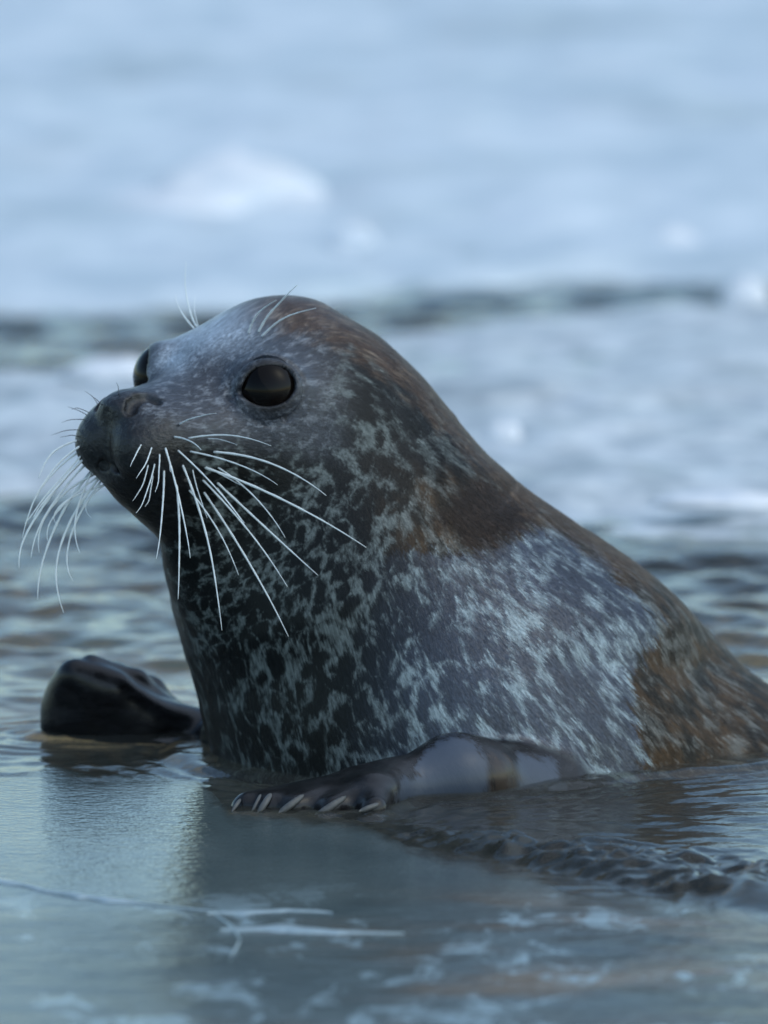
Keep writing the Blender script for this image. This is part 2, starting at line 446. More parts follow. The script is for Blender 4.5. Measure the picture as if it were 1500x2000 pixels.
# ------------------------------------------------------------------ seal: materials
def coat_material():
    s = NT('seal_coat')
    r = s.attr('rest', True)
    def A(n): return s.attr(n)
    edge = s.noise(s.mapv(r, (45, 120, 120)), 1.0, 4, 0.65)
    e2 = s.math('SUBTRACT', edge, 0.5)
    fib = s.noise(s.mapv(r, (75, 560, 560)), 1.0, 3, 0.7)                 # hair strokes
    # pale broken net round dark spots
    wv = s.n('TexNoise', {'Vector': s.mapv(r, (34, 34, 34)), 'Scale': 1.0, 'Detail': 3.0, 'Roughness': 0.6}).outputs[1]
    wp = s.n('VectorMath', {0: s.mapv(r, (46, 74, 74)), 1: s.n('VectorMath', {0: wv, 'Scale': 1.5}, operation='SCALE').outputs[0]}, operation='ADD').outputs[0]
    ve = s.n('TexVoronoi', {'Vector': wp, 'Scale': 1.0}, feature='DISTANCE_TO_EDGE').outputs[0]
    n1 = s.noise(s.mapv(r, (44, 78, 78)), 1.0, 3.0, 0.62, 0.3)
    n2 = s.noise(s.mapv(r, (16, 22, 22), (3, 1, 2)), 1.0, 3, 0.55)
    fs = s.math('SUBTRACT', fib, 0.5)
    net = s.math('SUBTRACT', 0.14, ve)
    net = s.math('ADD', net, s.math('MULTIPLY', s.math('SUBTRACT', n1, 0.52), 1.1))
    net = s.math('ADD', net, s.math('MULTIPLY', s.math('SUBTRACT', n2, 0.5), 0.55))
    net = s.math('ADD', net, s.math('MULTIPLY', fs, 0.40))
    spot = s.ramp(net, -0.05, 0.27)
    fine = s.ramp(s.math('ADD', s.noise(s.mapv(r, (85, 170, 170), (5, 5, 1)), 1.0, 3, 0.65, 0.4), s.math('MULTIPLY', fs, 0.25)), 0.48, 0.68)
    # masks
    wet = s.ramp(s.math('ADD', A('sheen_hard'), s.math('ADD', s.math('MULTIPLY', e2, 110.0), s.math('MULTIPLY', fs, 55.0))), -9.0, 9.0)
    body_sheen = s.math('MULTIPLY', wet, A('sheen_soft'))
    body_sheen = s.math('MULTIPLY', body_sheen, s.mixf(s.ramp(n2, 0.35, 0.65), 0.75, 1.0))
    brn = s.ramp(s.math('ADD', A('brown'), s.math('MULTIPLY', e2, 110.0)), -14.0, 20.0)
    nap = s.ramp(s.math('ADD', A('nape'), s.math('MULTIPLY', e2, 110.0)), -38.0, 12.0)
    behind = s.math('MULTIPLY', s.math('SUBTRACT', 1.0, wet), A('rear'))
    c = s.mix(spot, (0.0075, 0.009, 0.0095), (0.140, 0.164, 0.160))              # neck
    c_sheen = s.mix(spot, (0.050, 0.067, 0.104), (0.36, 0.45, 0.49))           # wet shoulder, its blue sky sheen put into the base colour
    c_br = s.mix(s.ramp(s.noise(s.mapv(r, (30, 60, 60), (9, 2, 1)), 1.0, 3, 0.6), 0.40, 0.62), (0.022, 0.018, 0.013), (0.092, 0.056, 0.029))
    c_br = s.mix(s.math('MULTIPLY', spot, 0.75), c_br, (0.22, 0.225, 0.21))   # drier flank behind the wet line
    c = s.mix(body_sheen, c, c_sheen)
    c = s.mix(behind, c, c_br)
    c_hd = s.mix(s.math('MULTIPLY', fine, 0.75), (0.044, 0.052, 0.068), (0.19, 0.21, 0.24))
    c = s.mix(A('head'), c, c_hd)
    c = s.mix(brn, c, s.mix(s.math('MULTIPLY', fine, 0.5), (0.022, 0.014, 0.010), (0.070, 0.046, 0.034)))
    c = s.mix(s.math('MULTIPLY', nap, 0.85), c, s.mix(s.math('MULTIPLY', fine, 0.8), (0.078, 0.043, 0.024), (0.21, 0.148, 0.098)))
    c = s.mix(s.math('MULTIPLY', A('fore_sheen'), s.mixf(fine, 0.70, 1.0)), c, (0.46, 0.54, 0.63))  # sky sheen of the wet forehead, painted as a pale patch
    c = s.mix(A('muzzle'), c, s.mix(fine, (0.008, 0.0085, 0.010), (0.018, 0.019, 0.022)))
    c = s.mix(A('flipper'), c, s.mix(s.ramp(s.noise(s.mapv(s.pos(), (60, 60, 160)), 1.0, 3), 0.4, 0.7), (0.007, 0.007, 0.008), (0.020, 0.020, 0.022)))
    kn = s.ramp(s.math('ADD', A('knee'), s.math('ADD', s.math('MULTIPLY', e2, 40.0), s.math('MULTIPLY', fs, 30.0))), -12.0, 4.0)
    c = s.mix(kn, c, s.mix(n2, (0.046, 0.060, 0.086), (0.072, 0.094, 0.130)))  # sky reflected on the wet flipper bump, painted in blue-grey
    ru = s.ramp(s.math('ADD', A('rust'), s.math('ADD', s.math('MULTIPLY', e2, 60.0), s.math('MULTIPLY', fs, 40.0))), -8.0, 22.0)
    c = s.mix(ru, c, s.mix(edge, (0.016, 0.012, 0.010), (0.052, 0.034, 0.023)))
    c = s.mix(A('lid'), c, (0.008, 0.008, 0.009))
    c = s.n('Mix', {6: c, 7: s.mix(s.mixf(A('flipper'), s.ramp(fib, 0.3, 0.72), 0.5), (0.62, 0.62, 0.62), (1.38, 1.38, 1.38)), 0: 1.0}, data_type='RGBA', blend_type='MULTIPLY').outputs[2]
    glossy = s.math('MAXIMUM', s.math('MAXIMUM', body_sheen, kn), s.math('MAXIMUM', s.math('MAXIMUM', s.math('MULTIPLY', A('muzzle'), 0.8), s.math('MAXIMUM', A('fore_sheen'), A('flipper'))), s.math('MULTIPLY', A('head'), 0.5)))
    rough = s.mixf(glossy, 0.40, 0.27)
    rough = s.mixf(kn, s.mixf(behind, rough, 0.50), 0.36)
    hair = s.bump(fib, 0.0012, s.mixf(A('flipper'), 0.45, 0.12))
    hair = s.bump(n1, 0.002, 0.15, hair)
    hair = s.bump(s.noise(s.pos(), 260.0, 2, 0.5), 0.0016, s.math('MULTIPLY', A('muzzle'), 0.55), hair)
    s.bsdf(**{'Base Color': c, 'Roughness': rough, 'Normal': hair, 'Specular IOR Level': s.mixf(A('flipper'), s.mixf(glossy, 0.20, 0.60), 0.38),
              'Sheen Weight': s.math('MULTIPLY', s.math('SUBTRACT', 1.0, A('flipper')), 0.05), 'Sheen Roughness': 0.35, 'Sheen Tint': (1.0, 0.86, 0.70, 1)})
    return s.m
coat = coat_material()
def plain(name, colr, rough=0.5, spec=0.5, noise=None):
    s = NT(name)
    c = colr + (1,)
    if noise:
        c = s.mix(s.noise(s.n('TexCoord').outputs['Object'], noise[0], 3, 0.6), colr, noise[1])
    s.bsdf(**{'Base Color': c, 'Roughness': rough, 'Specular IOR Level': spec})
    return s.m
m_eye = plain('seal_eye', (0.0028, 0.0022, 0.002), 0.03, 0.15, (60, (0.005, 0.0035, 0.003)))
m_whisk = plain('whisker_white', (0.78, 0.86, 0.86), 0.35, 0.5, (300, (0.88, 0.92, 0.92)))
m_whisk_d = plain('whisker_dark', (0.05, 0.055, 0.06), 0.4, 0.5, (300, (0.09, 0.09, 0.1)))
m_claw = plain('seal_claw', (0.05, 0.052, 0.055), 0.35, 0.4, (220, (0.13, 0.135, 0.13)))
m_nost = plain('nostril_dark', (0.004, 0.004, 0.005), 0.5, 0.3, (100, (0.008, 0.008, 0.009)))

seal = bpy.data.objects.new('seal', None); col.objects.link(seal); seal.empty_display_size = 0.2
tag(seal, 'dark spotted seal with white whiskers raising its head out of the water', 'seal')
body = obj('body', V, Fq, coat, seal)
me = body.data
COAT = dict(rest=rest, sheen_hard=sheen_hard, sheen_soft=sheen_soft, brown=brown, nape=nape, head=head_m, muzzle=muzz, fore_sheen=fore_sheen,
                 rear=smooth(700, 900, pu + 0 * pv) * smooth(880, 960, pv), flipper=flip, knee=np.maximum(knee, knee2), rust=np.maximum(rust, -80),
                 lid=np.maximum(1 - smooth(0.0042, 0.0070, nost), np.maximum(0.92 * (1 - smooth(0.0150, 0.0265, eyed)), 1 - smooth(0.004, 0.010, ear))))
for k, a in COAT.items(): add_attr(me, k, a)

# short wet fur: many small blades lying along the body, coloured like the skin they grow from
def make_fur(count):
    tri = np.array([(f[0], f[i], f[i + 1]) for f in Fq for i in range(1, len(f) - 1)])
    a, b, c = V[tri[:, 0]], V[tri[:, 1]], V[tri[:, 2]]
    nrm = np.cross(b - a, c - a); ar = np.linalg.norm(nrm, axis=1) + 1e-15; nrm /= ar[:, None]
    cn = (a + b + c) / 3; tu, tv = uv_of(cn)
    ok = (cn[:, 2] > -0.015) & (tu > -60) & (tu < 1650) & (nrm @ (camp - cn.mean(0)) / DIST > -0.45)
    pr = ar * ok; pr /= pr.sum()
    vn = np.zeros_like(V)
    for k in range(3): np.add.at(vn, tri[:, k], nrm * ar[:, None])
    vn /= np.linalg.norm(vn, axis=1, keepdims=True) + 1e-12
    pick = rng.choice(len(tri), count, p=pr)
    w = rng.dirichlet((1, 1, 1), count)
    mixv = lambda A_: (A_[tri[pick]] * (w[:, :, None] if A_.ndim > 1 else w)).sum(1)
    p = mixv(V); n = mixv(vn); n /= np.linalg.norm(n, axis=1, keepdims=True)
    fl_ = mixv(flow); fl_ = fl_ / np.linalg.norm(fl_, axis=1, keepdims=True) + rng.normal(0, 0.16, (count, 3)) + np.array([0, 0, -0.25])
    fl_ -= n * (fl_ * n).sum(1)[:, None]; fl_ /= np.linalg.norm(fl_, axis=1, keepdims=True) + 1e-9
    A = {k: mixv(v) for k, v in COAT.items()}
    ln = rng.uniform(0.004, 0.0075, count)
    hqq = (p - HM) @ HAX.T
    ln *= np.where(hqq[:, 0] > -0.09, np.clip(0.75 - 4.0 * (hqq[:, 0] + 0.09), 0.22, 0.75), 1.0)      # shorter towards the nose
    ln *= 1 - 0.65 * A['flipper']
    ed = mixv(eyed); ln *= 0.3 + 0.7 * smooth(0.026, 0.045, ed)
    good = (ed > 0.0255) & (A['lid'] < 0.25) & ~((hqq[:, 0] > 0.082) & (hqq[:, 2] > -0.036))
    p, n, fl_, ln = p[good], n[good], fl_[good], ln[good]; m = len(p)
    side = np.cross(n, fl_); wd = ln * rng.uniform(0.05, 0.09, m)
    tip = p + fl_ * ln[:, None] + n * (ln * rng.uniform(0.05, 0.12, m))[:, None]
    P0 = p - n * 0.0003
    VV = np.stack([P0 + side * wd[:, None], P0 - side * wd[:, None], tip], 1).reshape(-1, 3)
    me = bpy.data.meshes.new('fur')
    me.vertices.add(3 * m); me.vertices.foreach_set('co', VV.astype(np.float32).ravel())
    me.loops.add(3 * m); me.loops.foreach_set('vertex_index', np.arange(3 * m, dtype=np.int32))
    me.polygons.add(m); me.polygons.foreach_set('loop_start', np.arange(0, 3 * m, 3, dtype=np.int32))
    me.update(calc_edges=True)
    me.polygons.foreach_set('use_smooth', [True] * m)
    nn = n + rng.normal(0, 0.09, (m, 3)); nn /= np.linalg.norm(nn, axis=1, keepdims=True)
    me.normals_split_custom_set_from_vertices(np.repeat(nn, 3, 0).tolist())
    for k, v in A.items(): add_attr(me, k, np.repeat(v[good], 3, 0))
    me.materials.append(coat)
    o = bpy.data.objects.new('fur', me); col.objects.link(o); o.parent = seal
    tag(o, 'short wet spotted fur lying along the seal', kind='stuff')
make_fur(340000)

def sphere_mesh(c, r, seg=48, rings=28):
    vv, ff = [], []
    for i in range(rings + 1):
        th = math.pi * i / rings
        for j in range(seg):
            ph = 2 * math.pi * j / seg
            vv.append(c + r * np.array([math.sin(th) * math.cos(ph), math.sin(th) * math.sin(ph), math.cos(th)]))
    for i in range(rings):
        for j in range(seg):
            ff.append((i * seg + j, (i + 1) * seg + j, (i + 1) * seg + (j + 1) % seg, i * seg + (j + 1) % seg))
    return np.array(vv), ff
for c, e in zip(EYES, EDIR):
    vv, ff = sphere_mesh(c, EYE_R)
    # the cornea bulges a little
    d = vv - c; t = np.clip((d @ e) / EYE_R, 0, 1); vv = c + d * (1 + 0.07 * smooth(0.55, 1, t))[:, None]
    obj('eye', warp(vv), ff, m_eye, seal)

bvh = BVHTree.FromPolygons([tuple(x) for x in V.tolist()], [list(f) for f in Fq])
def hit_D(u, v):
    d = fwd + np.array([1, 0, 0]) * ((u - 750) * SPX / DIST) + upv * ((1000 - v) * SPX / DIST)
    h = bvh.ray_cast(Vector(camp), Vector(d).normalized())
    if h[0] is None: return None
    return float((np.array(h[0]) - camp) @ fwd) - DIST
def tube(path, radii, n=6):
    vv, ff = [], []
    path = np.array(path)
    for i, p in enumerate(path):
        t = path[min(i + 1, len(path) - 1)] - path[max(i - 1, 0)]; t = t / np.linalg.norm(t)
        a = np.cross(t, (0.3, 0.9, 0.2)); a /= np.linalg.norm(a); b = np.cross(t, a)
        for j in range(n):
            an = 2 * math.pi * j / n; vv.append(p + radii[i] * (math.cos(an) * a + math.sin(an) * b))
    for i in range(len(path) - 1):
        for j in range(n):
            ff.append((i * n + j, i * n + (j + 1) % n, (i + 1) * n + (j + 1) % n, (i + 1) * n + j))
    ff.append(tuple(range(n))[::-1]); ff.append(tuple(len(path) * n - n + j for j in range(n)))
    return vv, ff
def whisker(a, m, b, r, mat, out):
    """bristle rooted in the skin at photo point a, through m, to b; out = metres it stands off towards the camera at its tip"""
    D0 = hit_D(*a)
    if D0 is None:
        for k in range(1, 40):
            for dx in (1, -1):
                D0 = hit_D(a[0] + 2 * k * dx, a[1])
                if D0 is not None: break
            if D0 is not None: a = (a[0] + 2 * k * dx, a[1]); break
    D0 = 0 if D0 is None else D0
    a, m, b = map(np.array, (a, m, b))
    c = 2 * m - 0.5 * (a + b)
    N = 22; path = []; ph = random.uniform(0, 6); amp = random.uniform(0.3, 1.2)
    for i in range(N + 1):
        t = i / N; q = (1 - t) ** 2 * a + 2 * t * (1 - t) * c + t * t * b + amp * t * math.sin(9 * t + ph)
        D = D0 + 0.003 - (out + 0.003) * t
        if i > 0:
            hd = hit_D(*q)
            if hd is not None: D = min(D, hd - 0.003 - 0.006 * t)
        path.append((q[0], q[1], D))
    for _ in range(3):      # even out the depth run
        for i in range(1, N): path[i] = (path[i][0], path[i][1], min(path[i][2], 0.5 * (path[i - 1][2] + path[i + 1][2])))
    rad = [r * (1 + 0.16 * math.sin(i * 2.1)) * (1 - 0.75 * (i / N) ** 2.0) for i in range(N + 1)]
    vv, ff = tube([P(*q) for q in path], rad)
    obj('whisker', vv, ff, mat, seal)
zB = lambda x, y: (x * 760 / 1500, 800 + y * 760 / 1500)
zA = lambda x, y: (100 + x * 0.44, 560 + y * 0.44)
NEAR = [((815, 163), (1050, 210), (1258, 332), 8), ((725, 160), (920, 212), (1070, 290), 6), ((780, 220), (1100, 352), (1412, 532), 9),
        ((835, 220), (985, 340), (1100, 495), 6), ((830, 275), (1040, 470), (1225, 638), 8), ((680, 152), (830, 300), (950, 455), 6),
        ((775, 265), (960, 470), (1110, 685), 7), ((780, 310), (960, 590), (1112, 875), 8), ((700, 205), (800, 505), (855, 850), 8),
        ((725, 305), (840, 465), (920, 638), 6), ((635, 140), (697, 370), (733, 572), 7), ((680, 285), (692, 490), (685, 730), 8),
        ((632, 230), (625, 400), (603, 575), 7), ((615, 170), (612, 250), (600, 320), 5), ((597, 205), (565, 320), (525, 400), 5),
        ((585, 145), (560, 210), (525, 265), 5), ((545, 135), (520, 180), (503, 220), 5), ((720, 112), (890, 100), (1045, 140), 6),
        ((670, 105), (730, 120), (775, 155), 6), ((800, 112), (860, 118), (915, 138), 4), ((690, 58), (752, 30), (835, 15), 5),
        ((572, 210), (545, 300), (510, 350), 4), ((742, 230), (765, 320), (800, 420), 4), ((590, 250), (575, 340), (560, 375), 4),
        ((650, 180), (655, 215), (656, 240), 4), ((815, 230), (870, 260), (925, 290), 5), ((835, 300), (890, 370), (945, 440), 5)]
for a, m, b, w in NEAR: whisker(zB(*a), zB(*m), zB(*b), w * 0.000105, m_whisk, 0.035)
FAR = [((302, 118), (200, 170), (150, 265), 7), ((300, 165), (158, 305), (85, 495), 7), ((300, 200), (128, 430), (72, 608), 9), ((318, 215), (180, 400), (118, 570), 7),
       ((322, 190), (200, 320), (128, 415), 7), ((330, 240), (200, 480), (145, 730), 9), ((342, 265), (232, 530), (243, 780), 8), ((346, 275), (268, 500), (282, 660), 7),
       ((349, 240), (292, 420), (307, 550), 7), ((320, 250), (195, 380), (150, 552), 7), ((325, 260), (220, 395), (183, 505), 6), ((328, 290), (238, 365), (217, 440), 6),
       ((340, 290), (335, 360), (350, 415), 4), ((310, 140), (215, 220), (140, 330), 7), ((315, 175), (180, 330), (95, 440), 6)]
for a, m, b, w in FAR: whisker(zB(*a), zB(*m), zB(*b), w * 0.000112, m_whisk, 0.01)
for a, m, b, w in [((875, 210), (918, 120), (1000, 60), 6), ((918, 205), (990, 95), (1095, -5), 7), ((932, 225), (1035, 140), (1175, 95), 6)]:
    whisker(zA(*a), zA(*m), zA(*b), w * 0.000115, m_whisk, 0.03)
for a, m, b, w in [((590, 186), (573, 105), (553, 37), 6), ((625, 180), (604, 60), (597, -115), 6), ((640, 178), (636, 100), (642, 40), 3)]:
    whisker(zA(*a), zA(*m), zA(*b), w * 0.000115, m_whisk, -0.02)
for a, m, b in [((160, 570), (110, 545), (75, 535)), ((150, 590), (95, 590), (45, 602)), ((125, 635), (60, 640), (0, 660)), ((210, 530), (185, 490), (150, 465)),
                ((300, 480), (297, 445), (290, 425)), ((170, 560), (120, 540), (90, 545)), ((118, 665), (80, 660), (40, 672)), ((225, 525), (200, 500), (182, 488))]:
    whisker(zA(*a), zA(*m), zA(*b), 0.0003, m_whisk_d, 0.0)

def claw(root, tip, wpx):
    """curved flattened nail lying on the flipper edge"""
    Da = hit_D(*root); Db = hit_D(*tip)
    Da = (Da if Da is not None else -0.2); Db = min(Db if Db is not None else Da, Da) - 0.002
    A_, B_ = P(root[0], root[1] - 4, Da - 0.0005), P(tip[0], tip[1] - 5, Db - 0.008)
    N, K = 9, 8; ax = B_ - A_; L = np.linalg.norm(ax); ax /= L
    side = np.cross(ax, -fwd); side /= np.linalg.norm(side); nor = np.cross(side, ax)
    if nor @ fwd > 0: nor = -nor
    vv, ff = [], []
    for i in range(N + 1):
        t = i / N; w = wpx * SPX * 0.5 * (0.25 + 1.5 * t ** 0.5 * (1 - t) ** 0.42); c = A_ + ax * L * t + nor * (0.0022 * math.sin(math.pi * t))
        for j in range(K):
            an = 2 * math.pi * j / K; vv.append(c + side * w * math.cos(an) + nor * 0.55 * w * math.sin(an))
    for i in range(N):
        for j in range(K): ff.append((i * K + j, i * K + (j + 1) % K, (i + 1) * K + (j + 1) % K, (i + 1) * K + j))
    ff.append(tuple(range(K))); ff.append(tuple(N * K + j for j in range(K))[::-1])
    obj('claw', vv, ff, m_claw, seal)
zD = lambda x, y: (400 + x * 0.46667, 1380 + y * 0.46667)
for a, b, w in [((150, 395), (112, 452), 7), ((278, 372), (222, 462), 12), ((415, 378), (308, 460), 13), ((592, 384), (462, 472), 14), ((728, 415), (645, 450), 10), ((235, 375), (196, 455), 6)]:
    claw(zD(*a), zD(*b), w)

# ------------------------------------------------------------------ ground, water, ice
def spectrum(x, y, n, lam0, lam1, spread, seed, slope):
    """sum of random ripples; rms slope given"""
    g = np.random.default_rng(seed); h = np.zeros_like(x)
    lam = np.exp(g.uniform(math.log(lam0), math.log(lam1), n)); th = g.normal(0, spread, n) + math.pi / 2; ph = g.uniform(0, 6.28, n)
    for l, t, p in zip(lam, th, ph):
        k = 2 * math.pi / l
        h += np.sin(k * (np.cos(t) * x + np.sin(t) * y) + p) * slope / k * math.sqrt(2.0 / n)
    return h
TABS = {}
def noise_table(seed, o):
    if (seed, o) not in TABS: TABS[(seed, o)] = np.random.default_rng(seed * 31 + o).uniform(-1, 1, (256, 256))
    return TABS[(seed, o)]
def vnoise(x, y, scale, seed, octv=3):
    tot = np.zeros_like(x); amp = 1; s = 0
    for o in range(octv):
        tab = noise_table(seed, o); X = x * scale * 2 ** o; Y = y * scale * 2 ** o
        i, j = np.floor(X).astype(int), np.floor(Y).astype(int); a, b = X - i, Y - j
        a = a * a * (3 - 2 * a); b = b * b * (3 - 2 * b)
        T = lambda p, q: tab[p % 256, q % 256]
        tot += amp * ((T(i, j) * (1 - a) + T(i + 1, j) * a) * (1 - b) + (T(i, j + 1) * (1 - a) + T(i + 1, j + 1) * a) * b); s += amp; amp *= 0.5
    return tot / s
def axis(parts):
    out = []
    for a, b, h in parts: out.append(np.arange(a, b, h))
    return np.concatenate(out + [[parts[-1][1]]])
def grid(name, X, Y, Zf, mat, keep=None):
    gx, gy = np.meshgrid(X, Y, indexing='ij'); z = Zf(gx.ravel(), gy.ravel())
    V_ = np.stack([gx.ravel(), gy.ravel(), z], 1); nx, ny = len(X), len(Y)
    idx = np.arange(nx * ny).reshape(nx, ny)
    F_ = np.stack([idx[:-1, :-1].ravel(), idx[1:, :-1].ravel(), idx[1:, 1:].ravel(), idx[:-1, 1:].ravel()], 1)
    me = bpy.data.meshes.new(name)
    me.vertices.add(len(V_)); me.vertices.foreach_set('co', V_.astype(np.float32).ravel())
    me.loops.add(F_.size); me.loops.foreach_set('vertex_index', F_.astype(np.int32).ravel())
    me.polygons.add(len(F_)); me.polygons.foreach_set('loop_start', np.arange(0, F_.size, 4, dtype=np.int32))
    me.update(calc_edges=True); me.validate()
    me.polygons.foreach_set('use_smooth', [True] * len(me.polygons))
    me.materials.append(mat)
    o = bpy.data.objects.new(name, me); col.objects.link(o)
    return o

def water_material():
    s = NT('water')
    p = s.pos()
    silt = s.noise(s.mapv(p, (3.0, 3.0, 3.0)), 1.0, 4, 0.6)
    c = s.mix(s.ramp(silt, 0.35, 0.65), (0.80, 0.80, 0.66), (0.84, 0.87, 0.80))
    b1 = s.bump(s.noise(s.mapv(p, (60, 95, 60)), 1.0, 3, 0.6), 0.0012, 0.5)
    s.bsdf(**{'Base Color': c, 'Roughness': 0.03, 'IOR': 1.333, 'Transmission Weight': 0.97, 'Normal': b1})
    return s.m
def bed_material():
    s = NT('seabed')
    p = s.pos()
    n = s.noise(s.mapv(p, (9, 9, 9)), 1.0, 5, 0.65); n2 = s.noise(s.mapv(p, (3.1, 3.1, 3.1), (4, 1, 0)), 1.0, 4, 0.6)
    c = s.mix(s.ramp(n, 0.36, 0.66), (0.06, 0.055, 0.035), (0.50, 0.33, 0.15))
    c = s.mix(s.ramp(n2, 0.50, 0.68), c, (0.14, 0.16, 0.12))
    dark_refl = s.math('MULTIPLY', s.ramp(s.n('SeparateXYZ', {0: p}).outputs[0], 0.50, 0.26), s.ramp(s.math('ADD', s.n('SeparateXYZ', {0: p}).outputs[1], s.math('MULTIPLY', n2, 0.3)), 0.88, 0.60))  # bed colour darkened here to stand in for dark reflections on the water
    c = s.mix(s.math('MULTIPLY', dark_refl, 0.85), c, (0.022, 0.026, 0.024))
    s.bsdf(**{'Base Color': c, 'Roughness': 0.8, 'Normal': s.bump(n, 0.02, 0.6)})
    return s.m
ICE_EDGE = np.array([(-2500, 1500), (-300, 1503), (0, 1508), (250, 1512), (330, 1514), (395, 1524), (425, 1560), (452, 1588), (500, 1598), (600, 1600), (700, 1610), (780, 1640), (1000, 1694), (1200, 1752), (1500, 1800), (1900, 1830), (4000, 1850)], float)
ie = np.array([G(u, v)[:2] for u, v in ICE_EDGE])
def ice_y(x): return np.interp(x, ie[:, 0], ie[:, 1])
RIDGE = np.array([(640, 1600), (760, 1640), (980, 1676), (1180, 1720), (1320, 1752), (1500, 1775), (1800, 1810), (2600, 1840)], float)
rg = np.array([G(u, v)[:2] for u, v in RIDGE])
def water_z(x, y):
    z = np.zeros_like(x)
    far = smooth(0.10, 0.6, y)
    z += spectrum(x, y, 46, 0.03, 0.22, 0.70, 3, 0.17) * (0.22 + 0.78 * far) * smooth(-0.42, 0.0, y + 0.25 * smooth(-0.1, 0.25, x))
    z += spectrum(x, y, 20, 0.02, 0.06, 0.6, 9, 0.05)
    m = (np.abs(x) < 1.0) & (y > -0.9) & (y < 1.2)
    d = np.full_like(x, 1.0)
    d[m] = body_sdf(warp(np.stack([x[m], y[m], np.zeros(m.sum())], 1)))
    d = np.maximum(d, 0)
    z += 0.0045 * np.exp(-d / 0.008) + 0.0018 * np.sin(d * 2 * math.pi / 0.022) * np.exp(-d / 0.05)
    # water heaped over the ice rim beside the near flank
    ry = np.interp(x, rg[:, 0], rg[:, 1]); q = y - ry + 0.014 * vnoise(x, y, 22, 5)
    on = smooth(rg[0, 0] - 0.02, rg[1, 0] + 0.05, x)
    z += on * smooth(-0.05, 0.12, x) * (0.0065 * smooth(-0.015, 0.045, q) * (1 - 0.7 * smooth(0.06, 0.26, q)))
    chop = smooth(-0.02, 0.015, q) * (1 - smooth(0.05, 0.12 + 0.20 * smooth(0.05, 0.25, x), q)) * on
    z += chop * (0.0042 * (1 - 2.2 * np.abs(vnoise(x * 0.55, y, 34, 31, 2))) + 0.0052 * vnoise(x * 0.8, y, 66, 21, 2) + 0.0024 * vnoise(x, y, 125, 33, 2))
    return z
wx = axis([(-150, -20, 10), (-20, -2, 0.6), (-2, -0.55, 0.03), (-0.55, 0.0, 0.0045), (0.0, 0.36, 0.003), (0.36, 0.55, 0.006), (0.55, 2, 0.03), (2, 20, 0.6), (20, 150, 10)])
wy = axis([(-60, -8, 5), (-8, -1.4, 0.3), (-1.4, -0.62, 0.02), (-0.62, 0.35, 0.0035), (0.35, 2.0, 0.008), (2.0, 6.0, 0.016), (6, 13, 0.05), (13, 40, 0.8), (40, 300, 15)])
water = tag(grid('water', wx, wy, water_z, water_material()), 'grey green rippled shore water around the seal', 'water', kind='structure')
bedx = axis([(-150, -10, 10), (-10, -1, 0.5), (-1, 1, 0.03), (1, 10, 0.5), (10, 150, 10)]); bedy = axis([(-60, -2, 4), (-2, 5, 0.04), (5, 20, 0.5), (20, 300, 15)])
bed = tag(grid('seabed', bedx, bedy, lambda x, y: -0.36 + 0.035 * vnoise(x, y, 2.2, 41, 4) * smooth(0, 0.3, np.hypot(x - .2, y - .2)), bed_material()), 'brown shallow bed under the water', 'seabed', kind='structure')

def sheet_material():
    s = NT('ice_sheet')
    p = s.pos()
    a = s.noise(s.mapv(p, (30, 14, 1)), 1.0, 5, 0.68, 0.6); b = s.noise(s.mapv(p, (7, 5, 1), (2, 3, 0)), 1.0, 3, 0.5); c_ = s.noise(s.mapv(p, (4, 6, 1), (7, 1, 0)), 1.0, 4, 0.6)
    sx = s.n('SeparateXYZ', {0: p})
    front = s.ramp(sx.outputs[1], -0.55, -0.78)                                   # frosted zone of the near plate
    fro = s.math('MULTIPLY', s.ramp(s.math('ADD', a, s.math('MULTIPLY', s.math('SUBTRACT', b, 0.5), 0.8)), 0.56, 0.70), front)
    rightm = s.ramp(s.math('ADD', sx.outputs[0], s.math('MULTIPLY', s.math('SUBTRACT', c_, 0.5), 0.7)), -0.06, 0.14)
    c = s.mix(s.ramp(b, 0.3, 0.7), (0.078, 0.108, 0.112), (0.125, 0.160, 0.160))
    c = s.mix(s.math('MULTIPLY', rightm, front), c, s.mix(s.ramp(c_, 0.4, 0.65), (0.026, 0.028, 0.022), (0.20, 0.135, 0.075)))
    c = s.mix(s.math('MULTIPLY', fro, 0.85), c, (0.36, 0.48, 0.52))
    h = s.noise(s.mapv(p, (75, 95, 1)), 1.0, 3, 0.6)
    h2 = s.noise(s.mapv(p, (16, 22, 1)), 1.0, 3, 0.55)
    h3 = s.noise(s.mapv(p, (190, 210, 1)), 1.0, 2, 0.6)
    nb = s.bump(h3, 0.0007, 0.35)
    nb = s.bump(h, 0.0018, 0.34, nb)
    nb = s.bump(h2, 0.010, s.math('MULTIPLY', front, s.mixf(rightm, 0.30, 0.75)), nb)
    b_ = s.bsdf(**{'Base Color': c, 'Roughness': s.mixf(front, 0.07, 0.22), 'IOR': 1.31, 'Normal': nb})
    rim = s.math('ADD', s.attr('rim'), s.math('MULTIPLY', s.math('SUBTRACT', a, 0.5), 0.16))
    mx = s.n('MixShader', {0: s.ramp(rim, 0.005, 0.085), 1: s.n('BsdfTransparent').outputs[0], 2: b_.outputs[0]})
    s.t.links.new(mx.outputs[0], s.out.inputs[0])
    return s.m
m_sheet = sheet_material()
sx_ = axis([(-30, -2, 1.5), (-2, -0.5, 0.05), (-0.5, 0.5, 0.006), (0.5, 2, 0.05), (2, 30, 1.5)])
tt = np.concatenate([np.linspace(0, 1, 170) ** 1.2 * 0.9, 0.9 + np.linspace(0.03, 1, 30) ** 2 * 3.2])
vv, ff = [], []
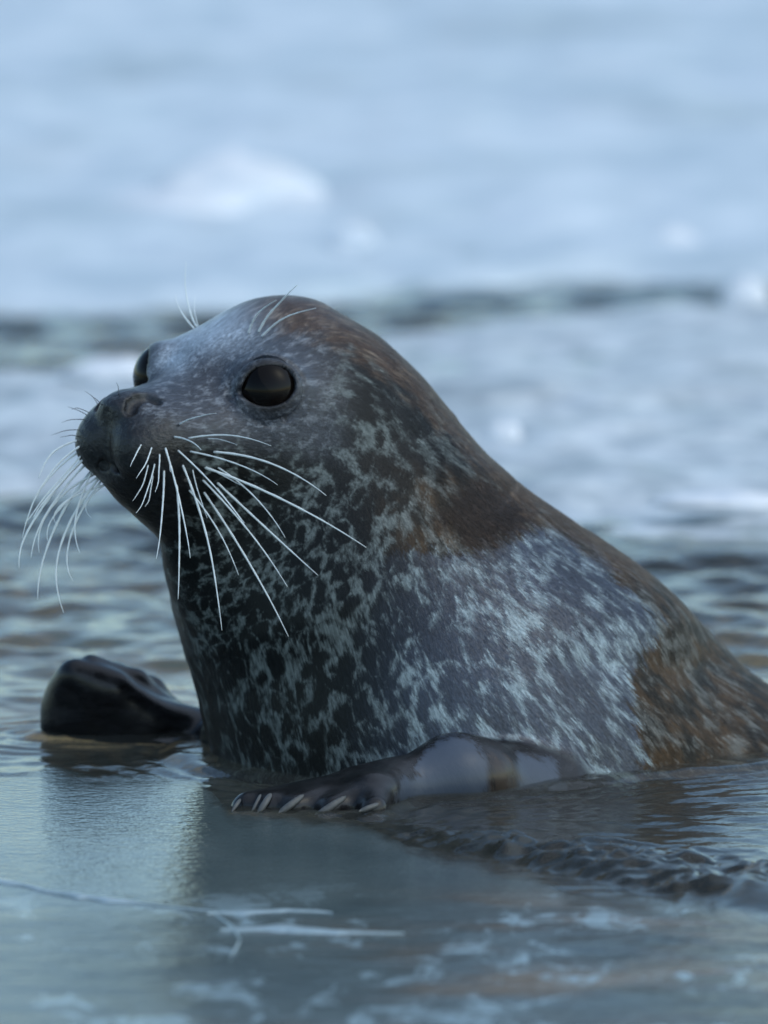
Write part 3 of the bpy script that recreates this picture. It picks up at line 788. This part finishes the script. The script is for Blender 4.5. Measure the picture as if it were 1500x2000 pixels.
for i, x in enumerate(sx_):
    e = float(ice_y(np.array([x]))[0] + (0.090 * vnoise(np.array([x]), np.array([0.3]), 13, 77, 4)[0] + 0.03 * vnoise(np.array([x]), np.array([0.7]), 60, 78, 2)[0]) * (1 - 0.88 * math.exp(-((x + 0.06) / 0.09) ** 4)))
    col_y = e - tt
    z = 0.0045 + 0.0009 * vnoise(np.full_like(col_y, x), col_y, 9, 52, 3) - 0.006 * np.exp(-tt / 0.008)
    vv.append((x, e + 0.004, -0.03))
    for y, zz in zip(col_y, z): vv.append((x, y, zz))
nr = len(tt) + 1
for i in range(len(sx_) - 1):
    for j in range(nr - 1): ff.append((i * nr + j, i * nr + j + 1, (i + 1) * nr + j + 1, (i + 1) * nr + j))
sheet_o = obj('ice_sheet', vv, ff, m_sheet); add_attr(sheet_o.data, 'rim', np.tile(np.concatenate([[0.0], tt]), len(sx_)))
sheet = tag(sheet_o, 'smooth wet sheet of thin grey ice in front of the seal', 'ice', kind='structure')

def ice_material(name, lo_c, hi_c, dark, rough, wscale, thr):
    s = NT(name); p = s.pos()
    n = s.noise(s.mapv(p, (wscale[0], wscale[1], 2)), 1.0, 4, 0.6, 0.4); n2 = s.noise(s.mapv(p, (wscale[0] * 4, wscale[1] * 4, 9), (3, 3, 3)), 1.0, 4, 0.65)
    c = s.mix(s.ramp(n2, 0.30, 0.68), lo_c, hi_c)
    c = s.mix(s.ramp(n, thr, thr + 0.22), c, dark)
    s.bsdf(**{'Base Color': c, 'Roughness': s.mixf(n, rough + 0.15, rough), 'IOR': 1.31, 'Normal': s.bump(n2, 0.01, 0.35)})
    return s.m
m_floe_far = ice_material('floe_far', (0.56, 0.655, 0.71), (0.77, 0.835, 0.88), (0.40, 0.48, 0.51), 0.45, (1.3, 0.8), 0.52)
m_floe_mid = ice_material('floe_mid', (0.42, 0.47, 0.50), (0.76, 0.80, 0.82), (0.33, 0.37, 0.39), 0.35, (4.5, 3.0), 0.50)
m_lump = ice_material('ice_lump', (0.80, 0.83, 0.88), (0.90, 0.91, 0.93), (0.66, 0.74, 0.82), 0.5, (9, 9), 0.55)
def floe(name, near_px, far_y, mat, label, top, seed, xspan, nx, ny, bumps):
    """floating plate: near edge given by photo points on the water, uneven top, real thickness"""
    e = np.array([G(u, v)[:2] for u, v in near_px])
    X = np.linspace(*xspan, nx); vv, ff = [], []
    tt = np.linspace(0, 1, ny) ** 1.5
    for x in X:
        x_ = np.array([x]); y0 = np.interp(x, e[:, 0], e[:, 1]) + 0.10 * vnoise(x_, x_ * 0, 4, seed, 4)[0]
        fy = np.interp(x, far_y[0], far_y[1]) + 0.15 * vnoise(x_, x_ * 0 + 9, 3, seed + 1, 4)[0]
        y = y0 + (fy - y0) * tt
        xs = np.full_like(y, x)
        z = top + bumps * (vnoise(xs, y, 1.6, seed + 2, 5) + 0.4 * vnoise(xs * 1.0, y, 9, seed + 3, 3))
        edge_ = np.minimum(y - y0, fy - y); z = np.maximum(z * smooth(-0.02, 0.10, edge_), 0.004 * smooth(-0.01, 0.02, edge_))
        vv.append((x, y0 - 0.01, -0.06))
        for a, b in zip(y, z): vv.append((x, a, b))
        vv.append((x, fy + 0.01, -0.06))
    n = ny + 2
    for i in range(nx - 1):
        for j in range(n - 1): ff.append((i * n + j, (i + 1) * n + j, (i + 1) * n + j + 1, i * n + j + 1))
    return tag(obj(name, vv, ff, mat), label, 'ice floe')
floe('ice_floe', [(-1400, 600), (0, 602), (300, 606), (600, 598), (800, 570), (1000, 556), (1300, 552), (1500, 556), (3000, 560)],
     ((-9, 9), (26, 26)), m_floe_far, 'wide pale blue snow covered ice floe carrying a white ice lump', 0.035, 201, (-9, 9), 600, 320, 0.045)
floe('slush_floe', [(-900, 985), (0, 975), (160, 968), (400, 985), (700, 1000), (1000, 1010), (1200, 1035), (1500, 1050), (2600, 1060)],
     ((-2.0, -0.62, -0.3, 0.05, 0.30, 0.62, 2.0), (3.0, 3.05, 3.15, 3.5, 3.85, 3.95, 4.0)), m_floe_mid, 'low grey slush floe floating in the water behind the seal', 0.012, 301, (-2.2, 2.2), 520, 320, 0.036)

def lump(u, v, wpx, hpx, seed, label, depth=0.7):
    """rough block of white ice standing on the floe; base at photo point (u, v)"""
    b = G(u, v, 0.02); k = np.linalg.norm(b - camp) / DIST * SPX
    rx, rz, ry = wpx * k / 2, hpx * k, wpx * k / 2 * depth
    vv, ff = sphere_mesh(np.zeros(3), 1.0, 30, 20)
    g = np.random.default_rng(seed); vv = vv.copy()
    ph = np.arctan2(vv[:, 1], vv[:, 0])
    rad = 1 + 0.30 * vnoise(vv[:, 0] * 1.3 + seed, vv[:, 1] * 1.3 + vv[:, 2], 1.2, seed, 4) + 0.10 * vnoise(vv[:, 0], vv[:, 2] + vv[:, 1], 5, seed + 1, 2)
    vv = vv * rad[:, None]; vv[:, 2] = np.where(vv[:, 2] > 0, vv[:, 2], vv[:, 2] * 0.3)
    vv = vv * (rx, ry, rz) + b
    return tag(obj('ice_lump', vv, ff, m_lump), label, 'ice lump', 'ice lumps on the floes')
lump(455, 412, 330, 100, 5, 'largest rounded white ice lump on the far snowy floe')
lump(330, 420, 300, 50, 6, 'low white ice lump joined to the largest lump\'s left foot')
lump(590, 418, 150, 40, 16, 'low white ice lump beside the largest lump\'s right foot')
lump(690, 478, 100, 40, 7, 'small white ice lump near the rim of the far floe, beyond the seal\'s head')
lump(1320, 485, 110, 36, 8, 'small white ice lump on the far floe above the seal\'s tail end')
lump(1455, 590, 90, 50, 9, 'round white ice lump in the dark water gap between the floes')
lump(985, 865, 70, 40, 10, 'small white ice lump on the slush floe beside the seal\'s neck')
lump(1400, 985, 260, 26, 11, 'long low white ice lump at the slush floe\'s near rim')
lump(215, 735, 180, 34, 12, 'low white ice lump on the slush floe beyond the seal\'s nose')

# cracks: raised frosted seams in the ice sheet
s = NT('crack_frost'); p = s.pos()
n = s.noise(s.mapv(p, (40, 60, 1)), 1.0, 3, 0.6)
s.bsdf(**{'Base Color': s.mix(n, (0.24, 0.33, 0.36), (0.50, 0.60, 0.64)), 'Roughness': 0.3, 'IOR': 1.31}); m_crack = s.m
def crack(pts, w0, hgt, seed):
    q = np.array([G(u, v)[:2] for u, v in pts]); d = np.concatenate([[0], np.cumsum(np.linalg.norm(np.diff(q, axis=0), axis=1))])
    t = np.linspace(0, d[-1], 160); x = np.interp(t, d, q[:, 0]); y = np.interp(t, d, q[:, 1]) + 0.012 * vnoise(t, t * 0, 14, seed, 4)
    w = w0 * np.clip(0.5 + 0.9 * vnoise(t, t * 0 + 3, 20, seed + 1, 4), 0.15, 1.3) * np.minimum(1, np.minimum(t, d[-1] - t) / (0.35 * d[-1]) + 0.05)
    vv, ff = [], []
    for a, b, c in zip(x, y, w):
        e1, e2_ = 1 + 0.9 * float(vnoise(np.array([a]), np.array([1.0]), 70, seed + 2, 3)[0]), 1 + 0.9 * float(vnoise(np.array([a]), np.array([5.0]), 60, seed + 3, 3)[0])
        for o, z in ((-e1, -0.0015), (-0.45 * e1, 0.0004 + 0.0009 * c / w0), (0.4 * e2_, 0.0004 + 0.0009 * c / w0), (e2_, -0.0015)): vv.append((a, b + o * c, 0.0048 + z))
    for i in range(159):
        for j in range(3): ff.append((i * 4 + j, (i + 1) * 4 + j, (i + 1) * 4 + j + 1, i * 4 + j + 1))
    obj('crack_seam', vv, ff, m_crack, sheet)
crack([(-300, 1690), (0, 1738), (160, 1766), (330, 1786), (425, 1795)], 0.016, 0.0030, 61)
crack([(405, 1798), (480, 1793), (560, 1790), (650, 1797)], 0.020, 0.0026, 62)
crack([(430, 1828), (560, 1826), (640, 1832), (790, 1838)], 0.016, 0.0026, 63)
crack([(420, 1796), (455, 1826), (470, 1850), (452, 1880), (448, 1900)], 0.014, 0.002, 64)
print('built', round(time.time() - T0, 1), 's')
